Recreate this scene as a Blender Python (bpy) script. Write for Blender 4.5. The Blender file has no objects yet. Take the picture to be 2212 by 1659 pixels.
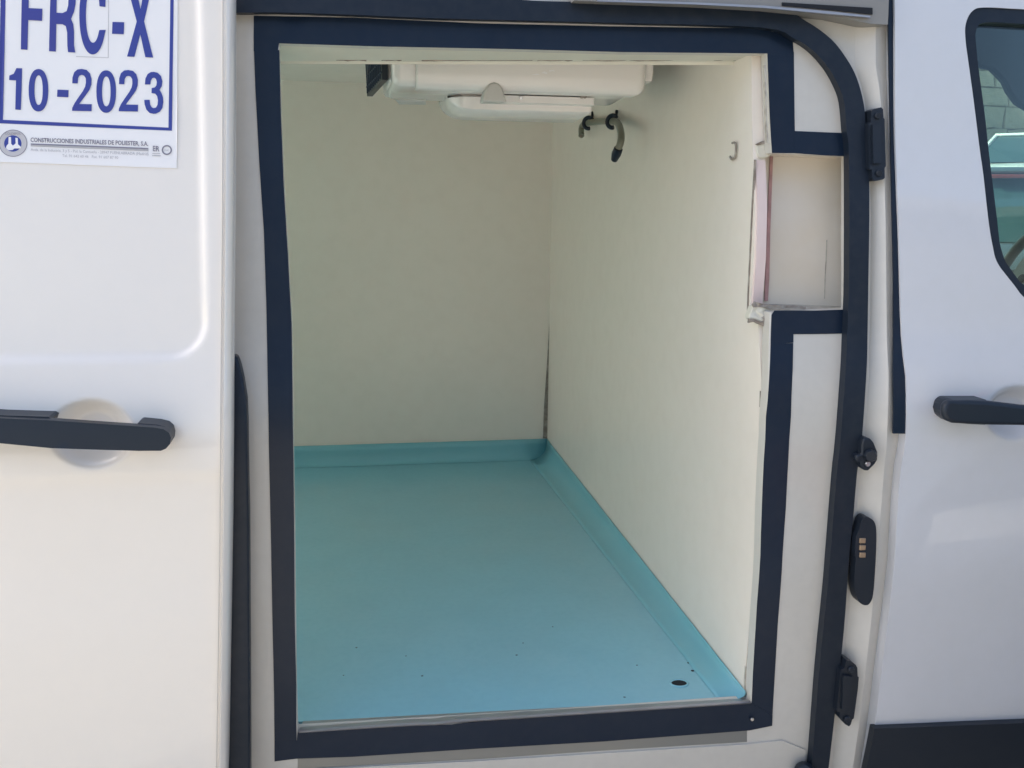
import bpy, bmesh, math, random
from mathutils import Vector, Matrix
from mathutils.geometry import delaunay_2d_cdt
random.seed(4)
scene = bpy.context.scene
COL = scene.collection

# ---------------------------------------------------------------- camera
FPX, PITCH, YAW, ROLL = 2100.0, .185, .169, .011
CAM = Vector((.09064, -1.496, .86416))
IW, IH = 2212.0, 1659.0
_fw = Vector((math.sin(YAW)*math.cos(PITCH), math.cos(YAW)*math.cos(PITCH), -math.sin(PITCH)))
_r = Vector((math.cos(YAW), -math.sin(YAW), 0)); _u = _r.cross(_fw)
CR = math.cos(ROLL)*_r + math.sin(ROLL)*_u
CU = -math.sin(ROLL)*_r + math.cos(ROLL)*_u
cd = bpy.data.cameras.new('camera'); cam = bpy.data.objects.new('camera', cd); COL.objects.link(cam)
cd.sensor_width = 36; cd.lens = FPX/IW*36; cd.clip_end = 600; cd.clip_start = .05
M = Matrix((( CR.x, CU.x, -_fw.x, CAM.x), (CR.y, CU.y, -_fw.y, CAM.y), (CR.z, CU.z, -_fw.z, CAM.z), (0,0,0,1)))
cam.matrix_world = M
scene.camera = cam

# ---------------------------------------------------------------- world, sun, exposure
SUN = Vector((-.85, .45, .85)).normalized()       # towards the sun: beyond the van and to its rear
w = bpy.data.worlds.new('World'); scene.world = w; w.use_nodes = True
nt = w.node_tree; nt.nodes.clear()
sky = nt.nodes.new('ShaderNodeTexSky'); sky.sky_type = 'NISHITA'; sky.sun_disc = False
sky.sun_elevation = math.asin(SUN.z); sky.sun_rotation = math.atan2(SUN.x, SUN.y)
sky.air_density = 1.0; sky.dust_density = 4.0; sky.ozone_density = 1.0
bg = nt.nodes.new('ShaderNodeBackground'); bg.inputs['Strength'].default_value = .15
wo = nt.nodes.new('ShaderNodeOutputWorld')
nt.links.new(sky.outputs[0], bg.inputs[0]); nt.links.new(bg.outputs[0], wo.inputs[0])
sl = bpy.data.lights.new('sun', 'SUN'); sl.energy = 3.6; sl.angle = math.radians(.6); sl.color = (1, .95, .86)
so = bpy.data.objects.new('sun', sl); COL.objects.link(so)
so.rotation_euler = SUN.to_track_quat('Z', 'Y').to_euler()
scene.view_settings.view_transform = 'Standard'; scene.view_settings.look = 'None'
scene.view_settings.exposure = 1.32; scene.view_settings.gamma = 1

# ---------------------------------------------------------------- geometry of the place
# X runs to the van's nose, Y into the van, Z up; z=0 is the load floor. g(z) is the tumblehome of the body side.
GP = [(-.9,.12),(-.45,.06),(-.18,.021),(-.09,.010),(.13,-.003),(.24,-.008),(.32,-.005),(.43,-.007),(.48,-.010),
      (.53,-.004),(.58,.006),(.64,.029),(.82,.066),(.98,.102),(1.22,.141),(1.5,.21)]
def _gl(z):
    if z <= GP[0][0]: return GP[0][1]
    for (a, b), (c, d) in zip(GP, GP[1:]):
        if z <= c: return b + (d-b)*(z-a)/(c-a)
    return GP[-1][1]
def g(z):
    return (_gl(z-.045)+2*_gl(z-.022)+3*_gl(z)+2*_gl(z+.022)+_gl(z+.045))/9
def ray(px, py): return _fw*FPX + CR*(px-IW/2) - CU*(py-IH/2)
def onY(px, py, Y):
    d = ray(px, py); return CAM + d*((Y-CAM.y)/d.y)
def onX(px, py, X):
    d = ray(px, py); return CAM + d*((X-CAM.x)/d.x)
def onZ(px, py, Z):
    d = ray(px, py); return CAM + d*((Z-CAM.z)/d.z)
def srf(px, py, off=0.):
    z = .5
    for _ in range(14):
        p = onY(px, py, g(z)+off); z = p.z
    return p
def S2(pts, off=0.):                                   # picture outline -> (X, z) on the body side
    return [((p := srf(a, b, off)).x, p.z) for a, b in pts]
ZF = -.030                                             # load floor
YB, XB = onZ(1181, 990, ZF).y, onZ(1181, 990, ZF).x
def WX(Y): return .797 + (XB-.797)*(Y-.1)/(YB-.1)      # inner bulkhead wall
#                                            # far inner wall
ZC = 1.235                                             # inner ceiling
WT = 2.12                                              # far outer skin

# ---------------------------------------------------------------- materials
def mat(name, col, rough=.5, metal=0., coat=0., spec=.5, noise=None, bump=None, trans=0., ior=1.45, coat_rough=.05, dirt=None, emit=None):
    m = bpy.data.materials.new(name); m.use_nodes = True; n = m.node_tree; b = n.nodes['Principled BSDF']
    b.inputs['Base Color'].default_value = (*col, 1); b.inputs['Roughness'].default_value = rough
    b.inputs['Metallic'].default_value = metal; b.inputs['Coat Weight'].default_value = coat
    b.inputs['Coat Roughness'].default_value = coat_rough
    b.inputs['Specular IOR Level'].default_value = spec; b.inputs['Transmission Weight'].default_value = trans
    b.inputs['IOR'].default_value = ior
    tc = n.nodes.new('ShaderNodeTexCoord'); out = None
    if noise:                                           # (scale, amount, colour2)
        src = None
        for i, (sc_, am, c2, det) in enumerate(noise):
            t = n.nodes.new('ShaderNodeTexNoise'); t.inputs['Scale'].default_value = sc_; t.inputs['Detail'].default_value = det
            n.links.new(tc.outputs['Object'], t.inputs['Vector'])
            r = n.nodes.new('ShaderNodeMapRange'); r.inputs[1].default_value = .42; r.inputs[2].default_value = .68
            r.inputs[3].default_value = 0; r.inputs[4].default_value = am
            n.links.new(t.outputs[0], r.inputs[0])
            mx = n.nodes.new('ShaderNodeMix'); mx.data_type = 'RGBA'
            n.links.new(r.outputs[0], mx.inputs[0])
            if src is None: mx.inputs[6].default_value = (*col, 1)
            else: n.links.new(src, mx.inputs[6])
            mx.inputs[7].default_value = (*c2, 1); src = mx.outputs[2]
        n.links.new(src, b.inputs['Base Color'])
    if bump:
        t = n.nodes.new('ShaderNodeTexNoise'); t.inputs['Scale'].default_value = bump[0]; t.inputs['Detail'].default_value = 3
        n.links.new(tc.outputs['Object'], t.inputs['Vector'])
        bp = n.nodes.new('ShaderNodeBump'); bp.inputs['Strength'].default_value = bump[1]; bp.inputs['Distance'].default_value = bump[2]
        n.links.new(t.outputs[0], bp.inputs['Height']); n.links.new(bp.outputs[0], b.inputs['Normal'])
    return m
PAINT = mat('white_paint', (.86,.80,.72), .32, coat=1, coat_rough=.03, bump=(2.2,.25,.01), noise=[(3,.25,(.83,.77,.70),2),(40,.10,(.79,.74,.67),4)])
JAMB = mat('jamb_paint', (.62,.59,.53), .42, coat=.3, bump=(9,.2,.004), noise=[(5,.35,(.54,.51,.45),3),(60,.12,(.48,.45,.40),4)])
PAINTD = mat('shaded_white_paint', (.66,.66,.675), .34, coat=1, coat_rough=.03, bump=(1.6,.4,.015), noise=[(2.5,.5,(.62,.62,.62),3),(40,.10,(.58,.575,.56),4)])  # van white darkened and cooled: the front door's shade put into the colour
TAPE = mat('vinyl_tape', (.006,.015,.033), .33, spec=.35, bump=(14,.35,.002), noise=[(6,.5,(.010,.021,.042),3),(50,.12,(.03,.035,.045),5)])
RUBBER = mat('seal_rubber', (.008,.015,.027), .45, spec=.4, noise=[(10,.5,(.013,.020,.034),3),(60,.15,(.04,.045,.05),5)])
PLASTIC = mat('black_plastic', (.012,.018,.028), .40, spec=.45, bump=(400,.12,.0005), noise=[(12,.4,(.018,.023,.032),3)])
LINER = mat('cream_liner', (.89,.81,.71), .27, bump=(4,.35,.006), noise=[(2.2,.45,(.86,.775,.675),3),(25,.14,(.76,.68,.57),5)])
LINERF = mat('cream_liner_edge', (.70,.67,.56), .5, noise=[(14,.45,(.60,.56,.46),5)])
CREAM = mat('cream_resin_panel', (.74,.67,.56), .45, noise=[(9,.55,(.68,.58,.44),4),(3,.5,(.72,.68,.64),3)])
PINK = mat('pinkish_cut_edge', (.78,.64,.60), .55, noise=[(18,.5,(.74,.58,.54),4)])
ROSE = mat('rose_sealant', (.50,.28,.26), .6, noise=[(45,.8,(.35,.20,.18),5)])
FLOOR = mat('blue_floor_resin', (.27,.575,.655), .26, bump=(6,.3,.003), noise=[(2.5,.5,(.31,.565,.61),3),(9,.22,(.23,.49,.57),6),(70,.2,(.22,.49,.57),5)])
COVE = mat('blue_coving_resin', (.21,.51,.57), .28, bump=(20,.25,.003), noise=[(6,.5,(.25,.54,.59),3)])
ALU = mat('brushed_aluminium', (.44,.43,.44), .42, metal=.75, bump=(120,.2,.0006), noise=[(14,.5,(.34,.33,.33),4)])
STEPM = mat('dull_step_metal', (.25,.25,.235), .5, metal=.4, noise=[(3,.8,(.34,.32,.27),3)])
UNITP = mat('unit_cover_plastic', (.86,.82,.77), .20, coat=.35, noise=[(5,.4,(.83,.78,.73),3)])
UNITD = mat('unit_recess_shade', (.58,.57,.53), .35, noise=[(8,.4,(.52,.51,.48),3)])  # cover plastic darkened: the shade of its recesses put into the colour
GRIME = mat('grimy_sealant', (.24,.20,.165), .8, noise=[(60,.9,(.42,.38,.32),6)], bump=(150,.6,.002))
SEALW = mat('old_sealant', (.52,.48,.40), .7, noise=[(70,.9,(.33,.29,.24),6)], bump=(120,.5,.002))
HOSE = mat('clouded_hose', (.24,.24,.18), .35, trans=.15)
STEEL = mat('steel', (.5,.5,.5), .3, metal=1)
BRASS = mat('contact_brass', (.42,.30,.20), .4, metal=.6)
STICK = mat('sticker_vinyl', (.88,.86,.85), .35, coat=.2, noise=[(4,.3,(.86,.85,.84),2)])
INK = mat('blue_ink', (.040,.060,.30), .4, noise=[(6,.6,(.055,.055,.27),2)])
INKG = mat('grey_ink', (.23,.22,.27), .5)
INKL = mat('pale_grey_ink', (.46,.45,.47), .5)
INKP = mat('light_ink', (.55,.53,.54), .5)
SPECK = mat('floor_speck', (.09,.17,.20), .7)
HOLE = mat('dark_hole', (.012,.014,.018), .8)
RAIL = mat('grey_roof_rail', (.26,.25,.23), .4, noise=[(9,.5,(.20,.195,.18),3)])
CABIN = mat('dark_blue_trim', (.035,.052,.085), .7, noise=[(8,.5,(.028,.040,.065),3)])
WHEELM = mat('grey_wheel_plastic', (.33,.36,.35), .45, noise=[(60,.3,(.28,.30,.29),3)])
DASH = mat('grey_dash', (.22,.235,.225), .6, noise=[(9,.5,(.17,.18,.175),3)])
CARW = mat('car_white', (.78,.79,.78), .25, coat=.8)
CARB = mat('car_blue_grey', (.075,.10,.125), .25, coat=.9)
CARS = mat('car_silver', (.45,.48,.50), .28, metal=.3, coat=.8)
CARG = mat('car_glass', (.035,.075,.085), .06, spec=.9)
REDL = mat('red_lamp', (.22,.035,.035), .2, coat=.6)
TYRE = mat('tyre', (.02,.02,.02), .8)
STONE = mat('stone', (.40,.365,.285), .9, noise=[(4,.7,(.30,.28,.21),6),(14,.4,(.46,.42,.34),6)], bump=(12,.7,.02))
MORTAR = mat('mortar', (.22,.20,.155), .95, noise=[(9,.6,(.28,.26,.2),5)])
ASPH = mat('yard_concrete', (.40,.385,.35), .9, noise=[(2,.5,(.34,.33,.30),5),(60,.4,(.45,.43,.39),4)], bump=(70,.6,.01))
CHROME = mat('chrome', (.7,.7,.7), .15, metal=1)
def glassmat(name, tint, gloss=.08):
    m = bpy.data.materials.new(name); m.use_nodes = True; n = m.node_tree; n.nodes.clear()
    t = n.nodes.new('ShaderNodeBsdfTransparent'); t.inputs[0].default_value = (*tint, 1)
    gl = n.nodes.new('ShaderNodeBsdfGlossy'); gl.inputs['Roughness'].default_value = .02
    f = n.nodes.new('ShaderNodeFresnel'); f.inputs[0].default_value = 1.45
    mx = n.nodes.new('ShaderNodeMixShader'); o = n.nodes.new('ShaderNodeOutputMaterial')
    n.links.new(f.outputs[0], mx.inputs[0]); n.links.new(t.outputs[0], mx.inputs[1]); n.links.new(gl.outputs[0], mx.inputs[2])
    n.links.new(mx.outputs[0], o.inputs[0]); return m
GLASS = glassmat('green_tinted_glass', (.80,.89,.85))

# ---------------------------------------------------------------- builders
def link(name, me, m, parent=None, smooth=None):
    o = bpy.data.objects.new(name, me); COL.objects.link(o)
    if m is not None:
        for mm in (m if isinstance(m, (list, tuple)) else [m]): me.materials.append(mm)
    if parent: o.parent = parent
    if smooth is not None:
        for p in me.polygons: p.use_smooth = True
        me.set_sharp_from_angle(angle=math.radians(smooth))
    return o
def thing(name, label, cat, loc=(0,0,0), group=None):
    o = bpy.data.objects.new(name, None); COL.objects.link(o); o.location = loc; o.empty_display_size = .1
    o['label'] = label; o['category'] = cat
    if group: o['group'] = group
    return o
def bev(o, wd, seg=2, ang=35):
    b = o.modifiers.new('bevel', 'BEVEL'); b.width = wd; b.segments = seg; b.limit_method = 'ANGLE'; b.angle_limit = math.radians(ang)
    b.harden_normals = False
    return o
def inside(x, y, poly):
    c = False; n = len(poly); j = n-1
    for i in range(n):
        xi, yi = poly[i]; xj, yj = poly[j]
        if (yi > y) != (yj > y) and x < (xj-xi)*(y-yi)/(yj-yi)+xi: c = not c
        j = i
    return c
def segd(x, y, a, b):
    dx, dy = b[0]-a[0], b[1]-a[1]; L = dx*dx+dy*dy
    t = 0 if L == 0 else max(0, min(1, ((x-a[0])*dx+(y-a[1])*dy)/L))
    return math.hypot(x-a[0]-t*dx, y-a[1]-t*dy)
def densify(poly, step):
    out = []
    for i, a in enumerate(poly):
        b = poly[(i+1) % len(poly)]; n = max(1, int(math.hypot(b[0]-a[0], b[1]-a[1])/step))
        for k in range(n): out.append((a[0]+(b[0]-a[0])*k/n, a[1]+(b[1]-a[1])*k/n))
    return out
def openpath(p, step):
    out = []
    for a, b in zip(p, p[1:]):
        n = max(1, int(math.hypot(b[0]-a[0], b[1]-a[1])/step))
        out += [(a[0]+(b[0]-a[0])*k/n, a[1]+(b[1]-a[1])*k/n) for k in range(n)]
    return out+[p[-1]]
def cat2(pts, k=4, closed=False):
    n = len(pts); out = []
    for i in range(n if closed else n-1):
        a, b, c, d = (pts[(i-1) % n] if closed or i else pts[0]), pts[i], pts[(i+1) % n], (pts[(i+2) % n] if closed or i < n-2 else pts[-1])
        for j in range(k):
            t = j/k
            out.append(tuple(.5*((2*b[q])+(c[q]-a[q])*t+(2*a[q]-5*b[q]+4*c[q]-d[q])*t*t+(3*b[q]-a[q]-3*c[q]+d[q])*t**3) for q in (0, 1)))
    if not closed: out.append(pts[-1])
    return out
def sheet(name, outline, off, thick, m, parent=None, holes=(), step=.03, disp=None, fine=None, smooth=30, base=g, bevel=0, seg=2, ring=None):
    """outline in (X, z); the sheet follows Y = base(z)+off+disp, thickness goes inwards (+Y)."""
    ol = densify(outline, step); hs = [densify(h, step) for h in holes]
    pts, edges = [], []
    for lp in [ol]+hs:
        s = len(pts); pts += lp; edges += [(s+i, s+(i+1) % len(lp)) for i in range(len(lp))]
    allseg = [(pts[a], pts[b]) for a, b in edges]
    x0, x1 = min(p[0] for p in ol), max(p[0] for p in ol); z0, z1 = min(p[1] for p in ol), max(p[1] for p in ol)
    cell = {}
    for (a, b) in allseg:
        for q in (a, b): cell.setdefault((int(q[0]//.05), int(q[1]//.05)), []).append((a, b))
    def ok(x, y, st):
        if not inside(x, y, outline) or any(inside(x, y, h) for h in holes): return False
        cx, cy = int(x//.05), int(y//.05)
        for i in (-1,0,1):
            for j in (-1,0,1):
                for a, b in cell.get((cx+i, cy+j), ()):
                    if segd(x, y, a, b) < st*.55: return False
        return True
    def grid(ax, bx, az, bz, st, skip=None):
        z = az+st*.5
        while z < bz:
            x = ax+st*.5
            while x < bx:
                if (skip is None or not skip(x, z)) and ok(x, z, st): pts.append((x, z))
                x += st
            z += st
    fr = fine or []
    grid(x0, x1, z0, z1, step, (lambda x, z: any(a < x < b and c < z < d for a, b, c, d, s in fr)) if fr else None)
    for a, b, c, d, s in fr: grid(max(a, x0), min(b, x1), max(c, z0), min(d, z1), s)
    vv, ee, ff, _, _, _ = delaunay_2d_cdt([Vector(p) for p in pts], edges, [], 0, 1e-7)
    fs = []
    for f in ff:
        cx = sum(vv[i][0] for i in f)/len(f); cy = sum(vv[i][1] for i in f)/len(f)
        if inside(cx, cy, outline) and not any(inside(cx, cy, h) for h in holes): fs.append(list(f))
    def Y(x, z): return base(z)+off+(disp(x, z) if disp else 0)
    V = [(v[0], Y(v[0], v[1]), v[1]) for v in vv]; n = len(V)
    F = []
    for f in fs:
        a, b, c = (Vector(V[i]) for i in f[:3])
        F.append(f if (b-a).cross(c-a).y < 0 else f[::-1])
    if thick:
        V += [(v[0], base(v[1])+off+thick+(disp(v[0], v[1]) if disp else 0), v[1]) for v in vv]
        cnt = {}
        for f in F:
            for i in range(len(f)): cnt[(f[i], f[(i+1) % len(f)])] = 1
        side = [[b, a, a+n, b+n] for (a, b) in cnt if (b, a) not in cnt]
        F = F + [[i+n for i in f[::-1]] for f in F] + side
    me = bpy.data.meshes.new(name); me.from_pydata(V, [], F)
    bm = bmesh.new(); bm.from_mesh(me)
    bmesh.ops.delete(bm, geom=[v for v in bm.verts if not v.link_faces], context='VERTS'); bm.to_mesh(me); bm.free()
    o = link(name, me, m, parent, smooth)
    if bevel: bev(o, bevel, seg)
    return o
def psheet(name, px, off, thick, m, parent=None, holes=(), **k):
    return sheet(name, S2(px, off), off, thick, m, parent, [S2(h, off) for h in holes], **k)
def prism(name, quads, vec, m, parent=None, bevel=0, seg=2):
    """planar polygon of points extruded by vec"""
    n = len(quads); vec = Vector(vec)
    V = [Vector(p) for p in quads] + [Vector(p)+vec for p in quads]
    F = [list(range(n))[::-1], list(range(n, 2*n))] + [[i, (i+1) % n, n+(i+1) % n, n+i] for i in range(n)]
    me = bpy.data.meshes.new(name); me.from_pydata(V, [], F)
    bm = bmesh.new(); bm.from_mesh(me); bmesh.ops.recalc_face_normals(bm, faces=bm.faces); bm.to_mesh(me); bm.free()
    o = link(name, me, m, parent, 35)
    if bevel: bev(o, bevel, seg)
    return o
def box(name, a, b, m, parent=None, bevel=0, seg=2):
    (x0,y0,z0), (x1,y1,z1) = a, b
    return prism(name, [(x0,y0,z0),(x1,y0,z0),(x1,y1,z0),(x0,y1,z0)], (0,0,z1-z0), m, parent, bevel, seg)
def tube(name, path, rad, m, parent=None, n=12, closed=False):
    P = [Vector(p) for p in path]; rs = rad if isinstance(rad, (list, tuple)) else [rad]*len(P)
    V, F = [], []; prev = None
    for i, p in enumerate(P):
        if closed: t = P[(i+1) % len(P)]-P[i-1]
        else: t = P[min(i+1, len(P)-1)]-P[max(i-1, 0)]
        t.normalize()
        if prev is None: prev = t.orthogonal().normalized()
        a = (prev-t*prev.dot(t)).normalized(); b = t.cross(a); prev = a
        for k in range(n): V.append(p+(a*math.cos(2*math.pi*k/n)+b*math.sin(2*math.pi*k/n))*rs[i])
    L = len(P)
    for i in range(L if closed else L-1):
        j = (i+1) % L
        for k in range(n): F.append([i*n+k, i*n+(k+1) % n, j*n+(k+1) % n, j*n+k])
    if not closed: F += [list(range(n))[::-1], list(range((L-1)*n, L*n))]
    me = bpy.data.meshes.new(name); me.from_pydata(V, [], F); return link(name, me, m, parent, 50)
def smoothpath(pts, k=8):
    P = [Vector(p) for p in pts]; out = []
    for i in range(len(P)-1):
        a, b, c, d = P[max(i-1,0)], P[i], P[i+1], P[min(i+2, len(P)-1)]
        for j in range(k):
            t = j/k; out.append(.5*((2*b)+(c-a)*t+(2*a-5*b+4*c-d)*t*t+(3*b-a-3*c+d)*t**3))
    out.append(P[-1]); return out
def disc(name, c, nrm, r, h, m, parent=None, n=16, r2=None, dome=0):
    nrm = Vector(nrm).normalized(); a = nrm.orthogonal().normalized(); b = nrm.cross(a); c = Vector(c)
    V = []; rr = r2 if r2 else r
    for (hh, q) in ((0, r), (h*.7, r), (h, r*.82)):
        V += [c+nrm*hh+(a*math.cos(2*math.pi*k/n)*q+b*math.sin(2*math.pi*k/n)*q) for k in range(n)]
    F = [list(range(n))[::-1], list(range(2*n, 3*n))]
    for l in range(2): F += [[l*n+k, l*n+(k+1) % n, (l+1)*n+(k+1) % n, (l+1)*n+k] for k in range(n)]
    me = bpy.data.meshes.new(name); me.from_pydata(V, [], F); return link(name, me, m, parent, 35)
def loft(name, rows, m, parent=None, smooth=35, thick=0, flip=False):
    """rows of equal length of points"""
    n = len(rows[0]); V = [p for r in rows for p in r]
    F = [[i*n+k, i*n+k+1, (i+1)*n+k+1, (i+1)*n+k] for i in range(len(rows)-1) for k in range(n-1)]
    if flip: F = [f[::-1] for f in F]
    me = bpy.data.meshes.new(name); me.from_pydata(V, [], F); o = link(name, me, m, parent, smooth)
    if thick:
        s = o.modifiers.new('solid', 'SOLIDIFY'); s.thickness = thick; s.offset = -1
    return o

# ================================================================ THE VAN
van = thing('refrigerated_van', 'white refrigerated van seen from its side, sliding door open on an empty insulated load box', 'van', (1.0, .9, -.65))
def child(o):
    o.matrix_parent_inverse = Matrix(); return o
VI = Matrix.Translation((-1.0, -.9, .65))
class P_:                                               # parents parts to the van with world coordinates kept
    pass

# -- body side frame sheet with the load opening -----------------------------------
OPEN = [(603,93),(807,100),(1106,106),(1346,112.5),(1658,115.5),(1663,250),(1667,331),(1834,338),(1834,500),(1834,669),(1664,675),(1655,900),
        (1650,1000),(1643,1200),(1633,1350),(1627,1450),(1622,1519),(1200,1549),(905,1568),(643,1583),(640,1480),(637,1200),(634,1000),(632,850),(630,700),
        (622,550),(613,400),(607,250)]
FO = .03
body_out = [(-2.6,-.42),(1.0,-.42),(1.0,1.34),(-2.6,1.34)]
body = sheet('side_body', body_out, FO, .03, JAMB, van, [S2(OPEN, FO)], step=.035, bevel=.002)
# -- tape round the opening --------------------------------------------------------
TO = FO-.0012
def tape(px, off, rag=0): return psheet('black_tape_strip', px, off, .0011, TAPE, van, step=.03, smooth=60)
tape([(548,34),(765,38),(1037,50.5),(1318,57),(1642,61.5),(1712,80),(1715,120),(1656,115.5),(1346,112.5),(1106,106),(807,100),(603,93.5),(600,110),(548,110)], TO)
tape([(548.6,108),(552,200),(560,350),(570,500),(575,650),(580,900),(586,1200),(592,1500),(593,1600),(640.5,1600),(640,1480),(637,1350),(636,1200),(634,1000),
      (632,850),(630,700),(622,550),(613,400),(607,250),(603.5,108)], TO-.0004)
tape([(593,1600),(593,1645),(640,1639),(760,1635),(1037,1617),(1300,1602),(1619,1578),(1668,1568),(1669,1545),(1624,1520),(1622,1518.5),(1400,1533.5),(1150,1551),(1020,1560),
      (975,1566),(940,1567),(905,1567),(780,1574),(643,1582.5),(641,1600)], TO-.0006)
tape([(1658,115),(1715,112),(1717,283),(1717,331),(1695,331),(1668,330.5),(1663,250)], TO+.0002)
tape([(1717,283),(1790,286),(1846,288),(1845,338),(1785,336),(1717,331)], TO)
tape([(1673,671),(1700,670.5),(1760,671),(1846,668),(1846,720),(1780,721.5),(1714,722),(1714,740),(1665,745),(1666,700),(1667,680)], TO)
tape([(1665,744),(1713.5,741),(1710,850),(1705,950),(1697.5,1100),(1691,1192),(1680,1350),(1668.5,1548),(1624,1520.5),(1627,1450),(1630,1400),(1633,1350),(1636,1300),(1643,1200),(1646,1100),(1650,1000),(1655,900)], TO+.0001)
scr = srf(1624, 1553, TO-.004); disc('tape_screw', scr, (0,-1,0), .0035, .003, STEEL, van, n=10)
# -- outer rubber seal that rings the door aperture ----------------------------------
seal_o = [(470,-60),(900,-42),(1100,-3),(1290,5),(1500,14),(1688,25),(1742,46),(1795,84),(1829,127),(1851,169),(1866,225),(1871,281),(1877,366),(1878,467),(1876,600),(1874,726),
          (1872,800),(1862,947),(1852,1017),(1843,1120),(1834,1210),(1823,1361),(1805,1530),(1790,1659),(1776,1780)]
seal_i = [(1740,1780),(1753,1659),(1770,1445),(1787,1277),(1794,1192),(1807,1032),(1816,947),(1827,799),(1830,726),(1834,600),(1834,338),(1829,284),(1823,219),(1809,180),
          (1787,143),(1755,108),(1715,83),(1642,59),(1318,49),(1037,42),(900,38),(765,32),(596,26.7),(503,27),(470,18)]
psheet('aperture_seal', cat2(seal_o)+cat2(seal_i), .010, .019, RUBBER, van, step=.022, bevel=.006, seg=3)
# -- pocket (hatch recess) beside the opening ----------------------------------------
hr = psheet('hatch_recess', [(1652,312),(1852,318),(1852,690),(1645,690)], .098, .012, CREAM, van, step=.03)
def sub(o, parent=hr): o.parent = parent; return o
psheet('dirty_seam', [(1664,338),(1670,338),(1664,500),(1662,600),(1659,650),(1652,650),(1655,560),(1659,450)], .0945, .003, ROSE, hr, step=.02)
psheet('seam_line', [(1785,520),(1787,518),(1786,560),(1783,600),(1782,645),(1780.5,645),(1782,590),(1784,550)], .0972, .001, SEALW, hr, step=.02)
led = [srf(a,b,.060) for a, b in ((1660,672),(1838,673))]; ledb = [srf(a,b,.098) for a, b in ((1838,662),(1660,656))]
led2 = prism('hatch_ledge', led+[Vector((q.x, g(q.z)+.098, q.z)) for q in ledb], (0,0,-.03), SEALW, van)
led3 = prism('hatch_top_return', [srf(1655,326,.06), srf(1838,333,.06), srf(1838,345,.098), srf(1655,338,.098)], (0,0,.03), CREAM, van)

# -- white pillar between aperture seal and front door -------------------------------
EDGE = [(1917,-60),(1930,0),(1932,300),(1940,500),(1947,726),(1951,770),(1956.6,813),(1958,870),(1957,938),(1953,975),(1946,1010),(1941,1060),(1937,1122),(1932,1212),(1917,1338),(1903,1450),(1888,1569),(1873,1659),(1858,1760)]
def xat(poly, y):
    for (a, b), (c, d) in zip(poly, poly[1:]):
        if b <= y <= d: return a+(c-a)*(y-b)/(d-b)
    return poly[-1][0]
SO = [(1700,-60),(1700,30),(1742,46),(1795,84),(1829,127),(1851,169),(1866,225),(1871,281),(1877,366),(1878,467),(1876,600),(1874,726),(1872,800),(1862,947),(1852,1017),(1843,1120),(1834,1210),(1823,1361),(1805,1530),(1790,1659),(1776,1780)]
rows = []
for k in range(0, 93):
    y = -60+k*20; xa = min(max(xat(SO, y), 1840 if y < 230 else 0), 1900)-6; xb = xat(EDGE, min(y, 1755))+6
    rdg = .56 + .05*math.sin(max(0, min(1, (y-940)/120))*math.pi/2) - (.0 if y < 1400 else 0)
    prof = [(0,.034),(.12,.030),(.25,.024),(.38,.019),(rdg-.05,.0135),(rdg,.012),(rdg+.05,.014),(.75,.024),(.88,.032),(1.,.040)]
    if y > 930 and y < 1330: prof[7:9] = [(.75,.022),(.88,.030)]
    rows.append([srf(xa+(xb-xa)*t, y, o) for t, o in prof])
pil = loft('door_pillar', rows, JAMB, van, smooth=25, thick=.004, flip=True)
psheet('pillar_black_band', [(1914,-60),(1931,-60),(1933,300),(1941,500),(1949,726),(1953,775),(1959,813),(1959,937),(1929.5,936.7),(1930,812),(1931,726),(1931,600),(1928,467),(1924,281),(1919,40)], .004, .004, TAPE, van, step=.03)
def Z4(l): return [((1840+a*.32550)/1.157323, (1380+b*.3255)/1.157323) for a, b in l]
def Z4t(l): return [((1840+a*.32550)/1.157323, (b*.3255)/1.157323) for a, b in l]
def Z7(l): return [((2000+a*.33755)/1.157323, (840+b*.33755)/1.157323) for a, b in l]
H = psheet('hinge_bracket', Z4t([(1040,850),(1060,838),(1115,824),(1130,838),(1133,905),(1142,915),(1152,1275),(1142,1290),(1143,1365),(1130,1378),(1065,1392),(1048,1372),(1045,1305),(1027,1300),(1018,950),(1037,935)]), -.002, .024, PLASTIC, van, step=.012, bevel=.003)
psheet('hinge_pad', Z4t([(1050,960),(1115,955),(1122,1250),(1058,1255)]), -.008, .008, PLASTIC, H, step=.012, bevel=.003)
for q in ((1088,890),(1096,1330)):
    a, b = Z4t([q])[0]; disc('bolt', srf(a, b, -.003), (0,-1,0), .006, .004, PLASTIC, H, n=8)
H = psheet('hinge_bracket', Z4([(850,832),(880,838),(920,868),(932,890),(934,955),(943,962),(935,1060),(905,1278),(892,1288),(882,1325),(868,1340),(840,1325),(805,1290),(795,1275),(797,1235),(772,1222),(785,1100),(805,905),(835,892),(842,850)]), -.002, .026, PLASTIC, van, step=.012, bevel=.003)
psheet('hinge_pad', Z4([(825,950),(900,960),(870,1225),(815,1210)]), -.008, .008, PLASTIC, H, step=.012, bevel=.003)
for q in ((880,900),(850,1280)):
    a, b = Z4([q])[0]; disc('bolt', srf(a, b, -.003), (0,-1,0), .006, .004, PLASTIC, H, n=8)
K = psheet('door_striker', Z7([(470,765),(490,755),(520,758),(548,790),(576,860),(574,920),(560,945),(505,1000),(480,996),(452,975),(445,940),(418,935),(412,900),(430,880),(458,880),(460,800)]), -.004, .024, PLASTIC, van, step=.01, bevel=.004)
a, b = Z7([(515,880)])[0]; disc('striker_knob', srf(a, b, -.005), (-.2,-1,0), .011, .010, PLASTIC, K, n=8)
a, b = Z7([(497,945)])[0]; disc('bolt', srf(a, b, -.005), (0,-1,0), .005, .004, STEEL, K, n=8)
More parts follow.
